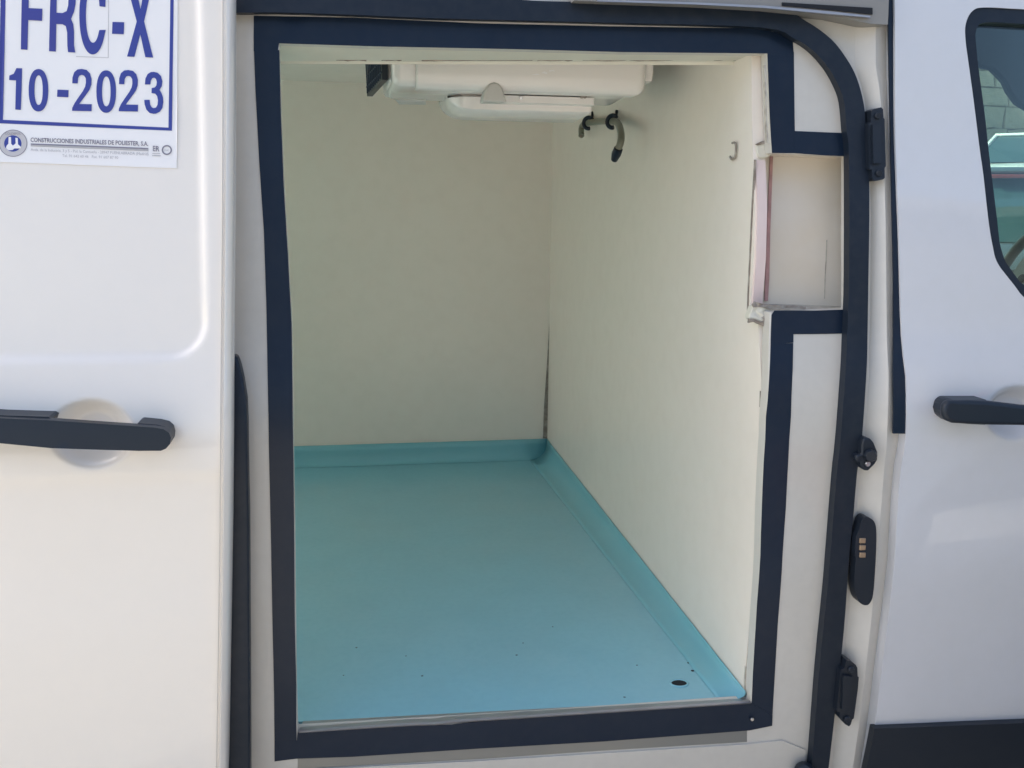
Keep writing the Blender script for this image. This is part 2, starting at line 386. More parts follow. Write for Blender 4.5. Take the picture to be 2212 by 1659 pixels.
C_ = psheet('contact_plate', cat2([(1861,1127),(1867,1119),(1874,1117),(1884,1122),(1890,1130),(1893,1145),(1893,1180),(1890,1240),(1886,1285),(1881,1300),(1874,1307),(1863,1306),(1853,1296),(1847,1275),(1846,1250),(1849,1205),(1847,1200),(1849,1165),(1851,1156),(1854,1150)], 3, True), .000, .022, PLASTIC, van, step=.012, bevel=.003)
for y in (1168, 1183, 1199):
    psheet('contact', [(1858,y-5),(1871,y-5),(1870,y+6),(1857,y+6)], -.0025, .004, BRASS, C_, step=.02, bevel=.001)
st = srf(1738,1668,.0); tube('door_stop', [srf(1738,1668,.04), srf(1738,1668,.0), srf(1738,1668,-.006)], [.019,.019,.012], RUBBER, van, n=20)
# -- roof rail and gutter over the aperture ------------------------------------------
psheet('roof_rail', [(1240,-90),(1921,-90),(1918,53),(1885,52),(1800,34),(1650,19),(1500,10.5),(1290,3),(1240,1)], -.012, .040, RAIL, van, step=.03, bevel=.002)
psheet('rail_lip', [(1290,-1),(1500,5),(1650,12),(1800,25),(1880,34),(1880,38),(1800,31),(1650,17),(1500,9.5),(1290,3)], -.019, .006, ALU, van, step=.03)
psheet('rail_slot', [(1690,5),(1885,17),(1885,31),(1800,22),(1690,12)], -.0145, .003, HOLE, van, step=.03)

# -- load box lining -----------------------------------------------------------------
bw = prism('far_lining_wall', [(-2.2,YB,ZF-.02),(XB+.02,YB,ZF-.02),(XB+.02,YB,ZC+.03),(-2.2,YB,ZC+.03)], (0,.05,0), LINER, van)
# bulkhead wall with its ragged front edge
fe = [(1668,90),(1668,250),(1668,318),(1644,322),(1640,345),(1634,450),(1628,560),(1622,640),(1620,668),(1624,690),(1640,700),(1668,705),(1668,900),(1662,1200),(1650,1400),(1645,1560)]
def wallpt(px, py):
    X = .79
    for _ in range(6): p = onX(px, py, X); X = WX(p.y)
    return p
fr = [wallpt(*q) for q in fe]
for q in (0,): fr.insert(0, Vector((WX(fr[0].y), fr[0].y, ZC+.03)))
fr.append(Vector((WX(fr[-1].y), fr[-1].y, -.06)))
def clampY(p): return Vector((WX(max(p.y, .062+g(p.z))), max(p.y, .062+g(p.z)), p.z))
fr = [clampY(p) for p in fr]
def plate(name, rows, vec, m, parent):
    n = len(rows[0]); V = [p for r in rows for p in r]; N = len(V); V += [p+Vector(vec) for p in V]
    F = []
    for i in range(len(rows)-1):
        for k in range(n-1):
            f = [i*n+k, i*n+k+1, (i+1)*n+k+1, (i+1)*n+k]; F += [f, [j+N for j in f[::-1]]]
        F += [[i*n, (i+1)*n, (i+1)*n+N, i*n+N], [(i+1)*n+n-1, i*n+n-1, i*n+n-1+N, (i+1)*n+n-1+N]]
    me = bpy.data.meshes.new(name); me.from_pydata(V, [], F)
    bm = bmesh.new(); bm.from_mesh(me); bmesh.ops.recalc_face_normals(bm, faces=bm.faces); bm.to_mesh(me); bm.free()
    return link(name, me, m, parent, 30)
bwp = [fr[0]]
for p in fr[1:]:
    bwp.append(Vector((p.x, p.y, min(p.z, bwp[-1].z-.0005))))
prism('bulkhead_lining_wall', bwp+[Vector((WX(YB), YB, -.06)), Vector((WX(YB), YB, ZC+.03))], (.022,0,0), LINER, van)
# pink cut edge facing the doorway
cut = [wallpt(*q) for q in ((1640,345),(1634,450),(1628,560),(1622,640),(1621,655))]
cut = [clampY(p) for p in cut]
plate('cut_panel_edge', [[p+Vector((.003,-.004,0)), p+Vector((.021,-.004,0))] for p in cut], (0,.006,0), PINK, van)
# torn corner blocks
def lump(name, px, off, th, m, parent, **k): return psheet(name, px, off, th, m, parent, step=.008, disp=lambda x, z: .0025*math.sin(x*400)*math.cos(z*370), **k)
lump('sealant_block', [(1636,310),(1652,306),(1661,308),(1668,322),(1668,333),(1658,340),(1644,342),(1638,340),(1634,322)], .058, .02, LINERF, van, bevel=.002)
lump('sealant_crumb', [(1634,311),(1650,304),(1657,303),(1662,310),(1668,330),(1663,331),(1655,310),(1638,314)], .0555, .006, GRIME, van)
lump('sealant_block', [(1619,682),(1627,661),(1640,660),(1652,664),(1662,668),(1664,676),(1657,688),(1653,700),(1640,694),(1628,690),(1619,690)], .056, .02, LINERF, van, bevel=.002)
lump('sealant_crumb', [(1626,658),(1633,652),(1640,654),(1650,657),(1700,660),(1740,662),(1740,668),(1690,665),(1664,668),(1650,663),(1628,664)], .0535, .006, GRIME, van)
lump('sealant_crumb', [(1618,688),(1630,690),(1645,696),(1650,690),(1646,686),(1655,680),(1660,681),(1653,700),(1650,705),(1638,700),(1627,695),(1618,698)], .0530, .006, GRIME, van)
# seam between bulkhead wall and edge trim
def wallstrip(name, pts, wd, m, parent, lift=.0015):
    P = [wallpt(*q)-Vector((lift,0,0)) for q in pts]
    return plate(name, [[p, p+Vector((0,wd,0))] for p in P], (lift+.001,0,0), m, parent)
wallstrip('wall_seam', [(1653,140),(1654,180),(1655,230),(1657,280),(1659,308)], .006, SEALW, van)
wallstrip('wall_seam', [(1633,345),(1627,450),(1622,560),(1618,640),(1617,690)], .005, GRIME, van)
wallstrip('wall_seam', [(1645,845),(1644,880)], .004, GRIME, van)
wallstrip('wall_seam', [(1612,1440),(1610,1475),(1611,1496)], .004, SEALW, van)
# corner gap, widening to the floor
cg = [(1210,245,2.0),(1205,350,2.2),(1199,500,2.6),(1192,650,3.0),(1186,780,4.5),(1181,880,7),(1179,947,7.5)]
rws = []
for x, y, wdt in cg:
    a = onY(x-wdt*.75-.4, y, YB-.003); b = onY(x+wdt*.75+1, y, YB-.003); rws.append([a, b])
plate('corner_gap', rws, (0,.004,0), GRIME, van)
# ceiling, header
box('ceiling_lining', (-2.2,.27,ZC), (.80,YB+.02,ZC+.05), LINER, van)
rws = []
for i in range(15):
    t = i/14; xt = 585+(1672-585)*t
    yf = 93+(115.5-93)*t+2*math.sin(t*3); yb = 138+(141-138)*t; ym = 132+(133-132)*t
    a = srf(xt, yf-2.5, .045); b = srf(xt-2, ym-1.5, .062); xb = xt+(8 if t < .3 else 0)
    b = onY(xt, ym-2, .255); c = onY(xt, ym+.5, .262); d = onY(xt, yb, .265); e = Vector((d.x, .275, ZC+.01))
    rws.append([a, a+(b-a)*.5, b, c, d, e])
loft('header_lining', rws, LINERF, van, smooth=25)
for s, e_, wd in ((.13,.19,2.2),(.22,.26,1.5),(.30,.52,2.4),(.53,.60,3.2),(.62,.80,2.2),(.88,.97,2)):
    pr = []
    for i in range(9):
        t = s+(e_-s)*i/8; x = 585+(1672-585)*t; y = 130+random.uniform(-.8,.8)
        pr.append([onY(x, y-wd*.7, .2535), onY(x, y+wd*.8*random.uniform(.3,1.1), .2535)])
    plate('header_sealant', pr, (0,.003,0), GRIME, van)
dk = [[onY(x, 152.0+random.uniform(-.4,.4), YB-.004), onY(x, 156.5+random.uniform(-.6,.6), YB-.004)] for x in range(600, 800, 12)]
plate('ceiling_joint', dk, (0,.003,0), GRIME, van)
box('rear_door_leaf', (-2.23,.0,-.3), (-2.19,.62,ZC+.1), LINERF, van)
# floor
fl0, fl1 = onZ(655, 1558, ZF), onZ(1612, 1507.5, ZF)
flo = prism('load_floor', [(-2.2, fl0.y, ZF), (fl0.x-.02, fl0.y, ZF), (fl1.x+.01, fl1.y, ZF), (.80, fl1.y, ZF), (.80, YB+.02, ZF), (-2.2, YB+.02, ZF)], (0,0,-.05), FLOOR, van)
for (px, py, r) in ((1487,1432,.0032),(1496,1449,.0042),(1376,1437,.0025),(1349,1506,.003),(1194,1354,.0022),(1116,1415,.003),(770,1399,.0028),(912,1460,.003),(877,1417,.002),(1130,1389,.002),(742,1459,.002)):
    p = onZ(px, py, ZF+.0004); disc('floor_pinhole', p, (0,0,1), r*.8, .0006, SPECK if r < .0031 else HOLE, flo, n=10)
cpt = onZ(1467, 1476, ZF+.0004)
rng = [cpt+Vector(((.0165*math.cos(a)), .0135*math.sin(a), 0)) for a in [i*math.pi/12 for i in range(24)]]
tube('drain_rim', rng, .0022, FLOOR, flo, n=8, closed=True)
me = bpy.data.meshes.new('drain_hole'); me.from_pydata([p+Vector((0,0,.0004)) for p in rng], [], [list(range(24))]); link('drain_hole', me, HOLE, flo)
# coving: far wall and bulkhead
HC, RC = onY(1178, 947, YB).z-ZF, .05
def cove_prof(r=RC, h=HC): return [(0, h), (0, r)]+[(r-r*math.cos(a), r-r*math.sin(a)) for a in [i*math.pi/2/7 for i in range(1, 8)]]
cb = []
for x in [-2.2+.12*i for i in range(25)]+[XB]:
    cb.append([Vector((x, YB-.004-u*.35, ZF+max(v, .0008))) for u, v in cove_prof()])
loft('floor_coving', cb, COVE, van, smooth=50, thick=.0006, flip=True)
cbb = []; cz0 = max(.012, wallpt(1612, 1492).z-ZF)
for y in [.055+(YB-.055)*i/16 for i in range(17)]:
    t = (y-.055)/(YB-.055); hh = cz0+(HC-cz0)*t; q = hh/HC
    cbb.append([Vector((WX(y)-.002-u*(.9+.35*q), y, ZF+max(v*q, .0006))) for u, v in cove_prof()])
loft('floor_coving', cbb, COVE, van, smooth=50, thick=.0006)
# aluminium sill
sil = [srf(*q, FO-.003) for q in ((645,1582),(905,1568.5),(1200,1548.5),(1622,1519))]
back = [(655,1559),(905,1545),(1200,1531),(1612,1508)]
zf = .004
rws = []
for i in range(24):
    t = i/23; x0 = 646+(1622-646)*t; yf = 1582.5+(1519-1582.5)*t; x1 = 655+(1611-655)*t; yb = 1559+(1508.5-1559)*t
    dent = 5*math.exp(-((t-.295)/.03)**2)
    a = srf(x0, yf+1.0+dent*.55, FO-.004); a2 = srf(x0, yf-1.8+dent*.5, FO-.0045); b = onZ(x1, yb, ZF+.003)
    rws.append([a, a2, a2+Vector((0,.004,.0015)), b+Vector((0,0,.001)), b+Vector((0,.001,-.004))])
loft('sill_strip', rws, ALU, van, smooth=30, thick=.002, flip=True)
# step plate under the bottom tape
psheet('step_plate', [(643,1634),(760,1630),(1037,1612),(1300,1597),(1614,1574),(1614,1603),(1300,1622),(1037,1640),(760,1655),(643,1662)], TO-.004+.0045, .0025, STEPM, van, step=.03, bevel=.0008)
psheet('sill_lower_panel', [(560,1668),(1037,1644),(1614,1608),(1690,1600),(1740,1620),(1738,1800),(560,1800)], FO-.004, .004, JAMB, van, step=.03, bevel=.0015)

# -- sliding door, open and standing off the body --------------------------------------
DO = -.075
dedge = [(489,-80),(489,0),(489,200),(488,450),(485,800),(483,1123),(479,1400),(475,1659),(472,1760)]
rt = S2(dedge, DO); rt2 = rt[::-1]
door_out = [(-1.25, rt[-1][1]), rt[-1]] + rt2[1:] + [(-1.25, rt[0][1])]
cu = srf(197, 938, DO); ce = srf(197+92, 938, DO); cv = srf(197, 938-76, DO)
cuprx, cuprz = ce.x-cu.x, cv.z-cu.z
pr = srf(438, 500, DO).x; pbz = srf(200, 775, DO).z; bl = srf(0, 1046, DO).z
def sst(t): t = max(0, min(1, t)); return t*t*(3-2*t)
def doordisp(x, z):
    d = 0.
    # raised blank panel with a rounded lower corner
    R = .05; dx = x-(pr-R); dz = (pbz+R)-z
    s = math.hypot(max(dx,0), max(dz,0))-R if (dx > 0 and dz > 0) else max(dx, dz)-R
    d += .0085*sst(-s/.015+.5)
    e = math.hypot((x-cu.x)/cuprx, (z-cu.z)/cuprz)
    if e < 1.12: d += .030*sst((1.05-e)/.60)
    d += .0045*sst((bl-z)/.022+.5)                       # feature line below the handle
    d += .0015*math.sin(x*5+z*3)
    return d
sd = sheet('sliding_door', door_out, DO, .042, PAINT, van, step=.03, disp=doordisp,
      fine=[(cu.x-cuprx*1.25, cu.x+cuprx*1.25, cu.z-cuprz*1.25, cu.z+cuprz*1.25, .0036), (-.55,pr-.062,pbz-.015,pbz+.02,.0042),(pr-.062,pr+.02,pbz-.015,pbz+.075,.0027),(-.55,-.02,bl-.02,bl+.02,.008),(pr-.02,pr+.02,pbz+.075,1.25,.0045)], bevel=.006, seg=3, smooth=40)
# rolled outer hem along the leading edge
hem = [srf(a, b, DO-.002) for a, b in openpath(dedge, 25)]
hem = [p+Vector((0, min(0, doordisp(p.x-.01, p.z))-.0008, 0)) for p in hem if p.z < 2]
hem.sort(key=lambda p: -p.z)
hm = []
for p in hem:
    hm.append([p+Vector((-.0055,0,0)), p+Vector((-.0045,.0035,0)), p+Vector((-.002,.004,0)), p+Vector((0,.001,0)), p+Vector((.004,.004,0)), p+Vector((.009,.016,0)), p+Vector((.010,.038,0)), p+Vector((-.004,.046,0))])
loft('door_hem', hm, PAINT, sd, smooth=50, flip=True)
psheet('door_edge_seal', [(500,770),(511,770),(518,790),(525,820),(532,865),(534,920),(537,1100),(538,1250),(539,1400),(540,1659),(541,1760),(490,1760),(492,1400),(495,1000),(498,900)], -.032, .03, RUBBER, sd, step=.03, bevel=.006, seg=3)
def ZL(l): return [(a*.28125, 725.8+b*.28125) for a, b in l]
HO = DO-.050
hd = psheet('door_handle', ZL([(-900,560),(-500,600),(0,632),(390,648),(700,670),(1000,690),(1180,702),(1255,716),(1298,745),(1314,785),(1305,830),(1275,865),(1235,882),(1050,882),(700,872),(400,862),(0,824),(-500,775),(-900,720)]), HO, .016, PLASTIC, sd, step=.012, bevel=.0065, seg=4)
psheet('handle_mount', ZL([(-900,540),(-500,575),(0,609),(370,620),(392,636),(380,670),(300,820),(0,822),(-500,770),(-900,715)]), HO+.013, .045, PLASTIC, hd, step=.02, bevel=.004)
psheet('handle_mount', ZL([(1038,690),(1058,668),(1200,682),(1265,698),(1300,730),(1312,775),(1305,830),(1240,882),(1060,886),(1030,876)]), HO+.013, .045, PLASTIC, hd, step=.02, bevel=.004)

# -- front door -------------------------------------------------------------------------
fd_l = S2([(a+1.5, b) for a, b in EDGE], 0.)
wo_px = [(2560,26),(2330,22),(2212,20),(2150,16.5),(2115,17),(2100,24),(2090,38),(2084,60),(2085,90),(2089,121),(2100,201),(2110,281),(2116,329),(2123,378),(2133,467),(2139,509),(2144,535),(2149,557),(2158,575),(2170,591),(2190,616),(2212,643),(2260,672),(2330,690),(2560,704)]
wi_px = [(2535,66),(2330,58),(2212,52),(2150,48),(2122,50),(2113,56),(2107,75),(2110,110),(2113,141),(2121,200),(2128.6,258),(2135,318),(2142,378),(2148,426),(2154,474.6),(2159.5,522.7),(2165,545),(2171.5,564),(2181,578),(2190.4,591.5),(2200,604),(2212,615),(2265,640),(2330,656),(2535,672)]
wo_px, wi_px = cat2(wo_px, 3, True), cat2(wi_px, 3, True)
fdo = fd_l + [(2.25, fd_l[-1][1]), (2.25, fd_l[0][1])]
c2 = srf(2200, 893, 0); c2r = srf(2270, 893, 0).x-c2.x; c2z = srf(2200, 833, 0).z-c2.z
def fdisp(x, z):
    e = math.hypot((x-c2.x)/c2r, (z-c2.z)/c2z); d = 0
    if e < 1.12: d += .028*sst((1.05-e)/.60)
    return d+.0015*math.sin(x*6+z*4)
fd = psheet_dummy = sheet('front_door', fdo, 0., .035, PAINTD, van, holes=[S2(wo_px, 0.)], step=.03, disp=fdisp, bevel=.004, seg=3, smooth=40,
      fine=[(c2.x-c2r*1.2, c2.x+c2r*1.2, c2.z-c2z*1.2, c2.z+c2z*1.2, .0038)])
psheet('window_frame', wo_px, .003, .03, RUBBER, fd, holes=[wi_px], step=.02, bevel=.004)
psheet('window_glass', wi_px, .014, .004, GLASS, fd, step=.04)
h2 = psheet('door_handle', [(2039,889),(2041,877),(2046,869),(2054,866),(2095,865),(2137,867),(2212,876),(2330,884),(2400,890),(2418,905),(2412,925),(2395,934),(2330,930),(2212,920),(2137,919),(2093,917),(2060,915),(2046,909),(2040,900)], -.048, .016, PLASTIC, fd, step=.012, bevel=.0065, seg=4)
psheet('handle_mount', [(2042,889),(2046,873),(2056,864),(2132,864),(2140,870),(2135,919),(2095,917),(2060,914),(2046,904)], -.036, .04, PLASTIC, h2, step=.02, bevel=.004)
psheet('handle_mount', [(2330,884),(2400,890),(2418,905),(2412,925),(2395,934),(2330,930)], -.036, .04, PLASTIC, h2, step=.02, bevel=.004)
psheet('door_lower_trim', [(1889,1574),(1980,1571),(2100,1566),(2212,1562),(2700,1545),(2700,1800),(1852,1800),(1870,1669)], -.014, .016, PLASTIC, fd, step=.03, bevel=.005, seg=3)

# -- rest of the shell and the cab --------------------------------------------------------
def lid(name, pts, m): 
    return plate(name, [[Vector((-2.6,y,z)), Vector((2.6,y,z))] for y, z in pts], (0,0,.02), m, van)
lid('roof_panel', [(g(1.34)+.03,1.34),(.30,1.47),(.5,1.52),(1.0,1.58),(1.45,1.58),(1.80,1.56),(WT-.24,1.51)], PAINT)
fw_hole = [(1.35,.60),(3.2,.60),(3.15,.95),(3.0,1.40),(1.4,1.42)]
sheet('far_side_panel', [(-2.6,-.45),(3.4,-.45),(3.4,1.50),(-2.6,1.50)], WT-.05, .03, PAINT, van, holes=[fw_hole], step=.1, base=lambda z: -g(z))
sheet('far_window_glass', [(1.33,.58),(3.22,.58),(3.17,.97),(3.02,1.42),(1.38,1.44)], WT-.035, .004, GLASS, van, step=.2, base=lambda z: -g(z))
box('cab_floor', (.85,.05,-.45), (3.3,1.9,-.40), CABIN, van)
box('cab_bulkhead', (.86,.30,-.4), (.88,1.86,1.3), CABIN, van)
hl = []
for x in (.86,1.3,1.7,2.0,2.2,2.35,2.5):
    hl.append([Vector((x,.20,1.28)), Vector((x,.6,1.44)), Vector((x,1.3,1.53)), Vector((x,1.84,1.46))])
loft('headliner', hl, CABIN, van, smooth=60, thick=.01)
vis = [onY(a, b, 1.30) for a, b in ((2090,20),(2100,120),(2113,141),(2128,147),(2145,150),(2160,165),(2172,178),(2182,200),(2200,225),(2225,240),(2290,250),(2330,225),(2350,20))]
prism('sun_visor', vis, (0,.03,0), CABIN, van, bevel=.008)
dsh = prism('dashboard', [(2.62,.2,.35),(3.4,.2,.35),(3.4,.2,.72),(3.05,.2,.74),(2.85,.2,.70),(2.66,.2,.60)], (0,1.6,0), DASH, van, bevel=.04, seg=4)
binn = prism('instrument_cowl', [(2.60,1.1,.58),(3.0,1.1,.70),(3.0,1.1,.80),(2.72,1.1,.80),(2.62,1.1,.72)], (0,.5,0), DASH, van, bevel=.03, seg=3)
# steering wheel
wc = onY(2250, 600, 1.30); wn = Vector((-.92, 0, .38)).normalized()
wu = Vector((0,1,0)); wv = wn.cross(wu)
swr = thing('tmp', 'x', 'x'); bpy.data.objects.remove(swr)
WR = .20
ring = [wc+(wu*math.cos(a)+wv*math.sin(a))*WR for a in [i*math.pi/20 for i in range(40)]]
sw = tube('steering_wheel', ring, .017, WHEELM, van, n=12, closed=True)
disc('wheel_hub', wc-wn*.02, wn, .12, .05, WHEELM, sw, n=24)
for a in (0, math.pi, math.pi*1.5):
    tube('wheel_spoke', [wc+(wu*math.cos(a)+wv*math.sin(a))*.06, wc+(wu*math.cos(a)+wv*math.sin(a))*(WR-.005)], [.02,.013], DASH, sw, n=8)
disc('wheel_emblem', wc+wn*.03, wn, .022, .004, CHROME, sw, n=20)
for s in (-1, 1):
    disc('wheel_button', wc+wn*.03+wu*.045*s+wv*.02, wn, .016, .006, CABIN, sw, n=12)
def seat(y0, y1):
    s = prism('cab_seat', [(1.25,y0,.0),(1.85,y0,-.02),(1.9,y0,.12),(1.30,y0,.10)], (0,y1-y0,0), CABIN, van, bevel=.03, seg=3)
    prism('seat_back', [(1.12,y0,.08),(1.30,y0,.08),(1.14,y0,.72),(1.02,y0,.72)], (0,y1-y0,0), CABIN, s, bevel=.03, seg=3)
seat(.25,.75); seat(1.15,1.65)
for o in list(van.children): o.matrix_parent_inverse = VI

# ================================================================ EVAPORATOR UNIT
YU = .50
ev = thing('evaporator_unit', 'cream plastic refrigeration evaporator hanging under the load box ceiling', 'cooling unit', (0,0,0))
EX0, EX1 = onY(846,150,YU).x, onY(1393,150,YU).x
ztop = ZC
zb1 = onY(1100,196,YU).z
def xz(px, py, Y=YU): p = onY(px, py, Y); return (p.x, p.z)
def bar(name, x0, x1, prof, m, parent, r0=.03, r1=.03, n=14):
    """profile (Y,z) swept along X, ends rounded in plan by pulling the front back"""
    rows = []; L = x1-x0; ymax = max(p[0] for p in prof); zt = max(p[1] for p in prof)
    ts = [0]+[r0*(1-math.cos(math.pi/2*i/5)) for i in range(1,6)]+[L-r1*(1-math.cos(math.pi/2*(5-i)/5)) for i in range(0,6)]
    for s in ts:
        if s < r0: k = r0-math.sqrt(max(0, r0*r0-(r0-s)**2))
        elif s > L-r1: q = s-(L-r1); k = r1-math.sqrt(max(0, r1*r1-q*q))
        else: k = 0
        rows.append([Vector((x0+s, min(y+k, ymax), max(min(z+(k*.8 if z < zt-.03 else 0), zt), z))) for y, z in prof])
    o = loft(name, rows, m, parent, smooth=40, flip=False)
    bm = bmesh.new(); bm.from_mesh(o.data)
    bmesh.ops.holes_fill(bm, edges=[e for e in bm.edges if e.is_boundary], sides=0)
    bmesh.ops.recalc_face_normals(bm, faces=bm.faces); bm.to_mesh(o.data); bm.free()
    for p in o.data.polygons: p.use_smooth = True
    o.data.set_sharp_from_angle(angle=math.radians(42))
    return o
zb = zb1
bar('cover', EX0, EX1, [(YU+.002,ztop),(YU,zb+.06),(YU+.002,zb+.018),(YU+.008,zb+.008),(YU+.02,zb+.004),(YU+.10,zb+.001),(YU+.20,zb-.004),(YU+.24,zb+.02),(YU+.40,zb+.06),(YU+.42,ztop)], UNITP, ev, .02, .028)
bar('front_panel', onY(898,150,YU).x, onY(1398,150,YU).x, [(YU-.010,ztop),(YU-.012,zb+.03),(YU-.010,zb+.012),(YU-.004,zb+.003),(YU+.006,zb-.001),(YU+.04,zb-.002),(YU+.05,zb+.02),(YU+.05,ztop)], UNITP, ev, .006, .024)
bar('end_flange', onY(1392,150,YU+.02).x, onY(1412,150,YU+.02).x, [(YU+.018,ztop),(YU+.018,zb+.045),(YU+.022,zb+.03),(YU+.035,zb+.028),(YU+.25,zb+.03),(YU+.25,ztop)], UNITP, ev, .004, .006)
# left fan grille, on the side that faces the rear of the van
gx = onY(824,150,YU+.03).x
gp = [(gx, YU+.03, ztop-.005)]
ga = onY(825,172,YU+.03); gb = onY(793,208,YU+.30)
gt = onY(826,134,YU+.03)
gr = prism('fan_grille', [ga+Vector((0,0,.0)), gb, Vector((gb.x-.006, gb.y, ztop)), Vector((ga.x, ga.y, ztop))], (.012,0,0), PLASTIC, ev)
for i in range(9):
    t = (i+.7)/9.4; a = ga.lerp(gb, t)
    tube('grille_bar', [a+Vector((-.001,0,.004)), Vector((a.x-.001, a.y, ztop-.002))], .0022, CABIN, gr, n=6)
for i in range(6):
    z = ztop-.01-i*.022
    tube('grille_bar', [Vector((ga.x-.0005, ga.y, max(z, ga.z))), Vector((gb.x-.0005, gb.y, max(z, gb.z)))], .0018, CABIN, gr, n=6)
box('side_housing', (ga.x+.013, YU+.035, zb+.012), (EX0+.03, YU+.33, ztop), UNITP, ev, bevel=.012, seg=3)
# raised blister, drip tray with its arch
YT = YU+.09
tx0, tx1 = onY(968,225,YT).x, onY(1282,225,YT).x
def zt_(py, Y): return onY(1120, py, Y).z
tray = bar('drip_tray', tx0, tx1, [(YT,zt_(212,YT)),(YT+.002,zt_(238,YT)),(YT+.01,zt_(243,YT)),(YT+.16,zt_(243,YT)-.006),(YT+.19,zt_(238,YT)),(YT+.2,zb+.01),(YT+.02,zb+.01)], UNITP, ev, .05, .012)
bar('tray_ledge', onY(1062,215,YT-.02).x, onY(1285,215,YT-.02).x, [(YT-.025,zt_(207,YT-.02)),(YT-.025,zt_(222,YT-.02)),(YT-.018,zt_(224,YT-.02)),(YT+.04,zt_(224,YT-.02)),(YT+.04,zt_(207,YT-.02))], UNITP, tray, .02, .01)
ac = onY(1068, 207, YU-.013)
arch = [(-.024,-.012),(-.022,.0),(-.017,.014),(-.010,.024),(0,.027),(.010,.024),(.017,.014),(.022,.0),(.026,-.012)]
prism('hose_arch', [ac+Vector((a,0,b)) for a, b in arch], (0,.045,0), UNITD, ev, bevel=.004)
blc = onY(885, 217, YU+.08)
prism('drain_blister', [blc+Vector((a,b,-.001)) for a, b in ((-.032,-.045),(.03,-.045),(.036,.03),(-.02,.04))], (0,0,-.004), UNITD, ev, bevel=.002)
for k_, pl in enumerate(([(1168,158),(1176,154),(1183,157),(1181,160),(1174,158)],[(1186,152),(1196,151),(1199,155),(1194,153),(1188,155)],[(1148,161),(1160,159),(1166,161),(1158,162)])):
    prism('badge_remnant', [onY(a, b, YU-.0128) for a, b in pl], (0,.002,0), STICK, ev)
for px, py in ((1125,211),(1256,208),(1263,208)):
    disc('screw', onY(px, py, YT-.028), (0,-1,-.3), .0042, .004, STEEL if px < 1200 else GRIME, ev, n=10)

# ================================================================ HOSE ON ITS CLAMPS, HOOK
hp = lambda px, py, s: Vector((onX(px, py, WX(.75)-s).x, onX(px, py, WX(.75)-s).y, onX(px, py, WX(.75)-s).z))
hose = thing('drain_hose', 'short clouded drain hose with black tip held on the bulkhead wall by two black clips', 'hose', (0,0,0))
tube('hose', smoothpath([hp(1256,293,.03), hp(1256,277,.026), hp(1263,267,.022), hp(1280,264,.020), hp(1300,262,.020), hp(1320,261,.022), hp(1334,266,.035), hp(1341,285,.05), hp(1341,305,.06), hp(1335,322,.066)], 6), .0085, HOSE, hose, n=14)
tube('hose_tip', [hp(1336,321,.066), hp(1331,333,.068), hp(1327,345,.068)], [.0105,.0115,.008], RUBBER, hose, n=14)
tube('hose_end', [hp(1256,288,.029), hp(1255.5,297,.031)], [.005,.003], GRIME, hose, n=10)
for cx, cy in ((1275,266),(1327,263)):
    c = hp(cx, cy, .021); cpts = []
    for i in range(15):
        a = math.radians(38+i*17.5); cpts.append(c+Vector((-.006,-.004,0))+Vector((.75,-.66,0))*.0150*math.cos(a)+Vector((0,0,.0150*math.sin(a))))
    k = tube('hose_clip', cpts, .0056, RUBBER, hose, n=8)
    tube('clip_screw', [hp(cx+4, cy-9, .012), hp(cx+5, cy-23, .006)], [.003,.0042], PLASTIC, k, n=8)
hook = thing('wall_hook', 'small bent wire hook on the bulkhead wall close to the doorway', 'hook', (0,0,0))
tube('hook_wire', smoothpath([wallpt(a, b)-Vector((l,0,0)) for a, b, l in ((1582,309,.000),(1590,308.5,.003),(1594,313,.004),(1594,330,.004),(1591,341,.004),(1584,344,.003),(1580,338,.003))], 5), .0021, GRIME, hook, n=8)

# ================================================================ INSPECTION STICKER
SOFF = DO-.0052
def dsurf(px, py, lift):
    p = srf(px, py, DO-.006)
    for _ in range(3):
        p = srf(px, py, DO+doordisp(p.x, p.z)-lift)
    return p
def zz(a, b): return (a*.28125, b*.28125)
st = thing('inspection_sticker', 'white sticker with blue frame and lettering FRC-X 10-2023 on the open sliding door', 'sticker', (0,0,0))
def flat(name, loops, lift, m, parent, th=.0004, z=zz, step=None):
    """filled outline (first loop) with holes, in zoomed-picture units, laid on the door skin"""
    outer, holes = loops[0], loops[1:]
    pts, ed = [], []
    for lp in loops:
        s = len(pts); pts += lp; ed += [(s+i, s+(i+1) % len(lp)) for i in range(len(lp))]
    if step:
        x0, x1 = min(p[0] for p in outer), max(p[0] for p in outer); y0, y1 = min(p[1] for p in outer), max(p[1] for p in outer)
        y = y0+step/2
        while y < y1:
            x = x0+step/2
            while x < x1:
                if inside(x, y, outer): pts.append((x, y))
                x += step
            y += step
    vv, ee, ff, *_ = delaunay_2d_cdt([Vector(p) for p in pts], ed, [], 0, 1e-6)
    F = []
    for f in ff:
        cx = sum(vv[i][0] for i in f)/len(f); cy = sum(vv[i][1] for i in f)/len(f)
        if inside(cx, cy, outer) and not any(inside(cx, cy, h) for h in holes): F.append(list(f))
    V = [dsurf(*z(v[0], v[1]), lift) for v in vv]; n = len(V)
    F2 = []
    for f in F:
        a, b, c = (V[i] for i in f[:3]); F2.append(f if (b-a).cross(c-a).y < 0 else f[::-1])
    cnt = {(f[i], f[(i+1) % len(f)]) for f in F2 for i in range(len(f))}
    V = V+[v+Vector((0,th,0)) for v in V]
    F2 = F2+[[i+n for i in f[::-1]] for f in F2]+[[b, a, a+n, b+n] for (a, b) in cnt if (b, a) not in cnt]
    me = bpy.data.meshes.new(name); me.from_pydata(V, [], F2); return link(name, me, m, parent)
SL = .0012
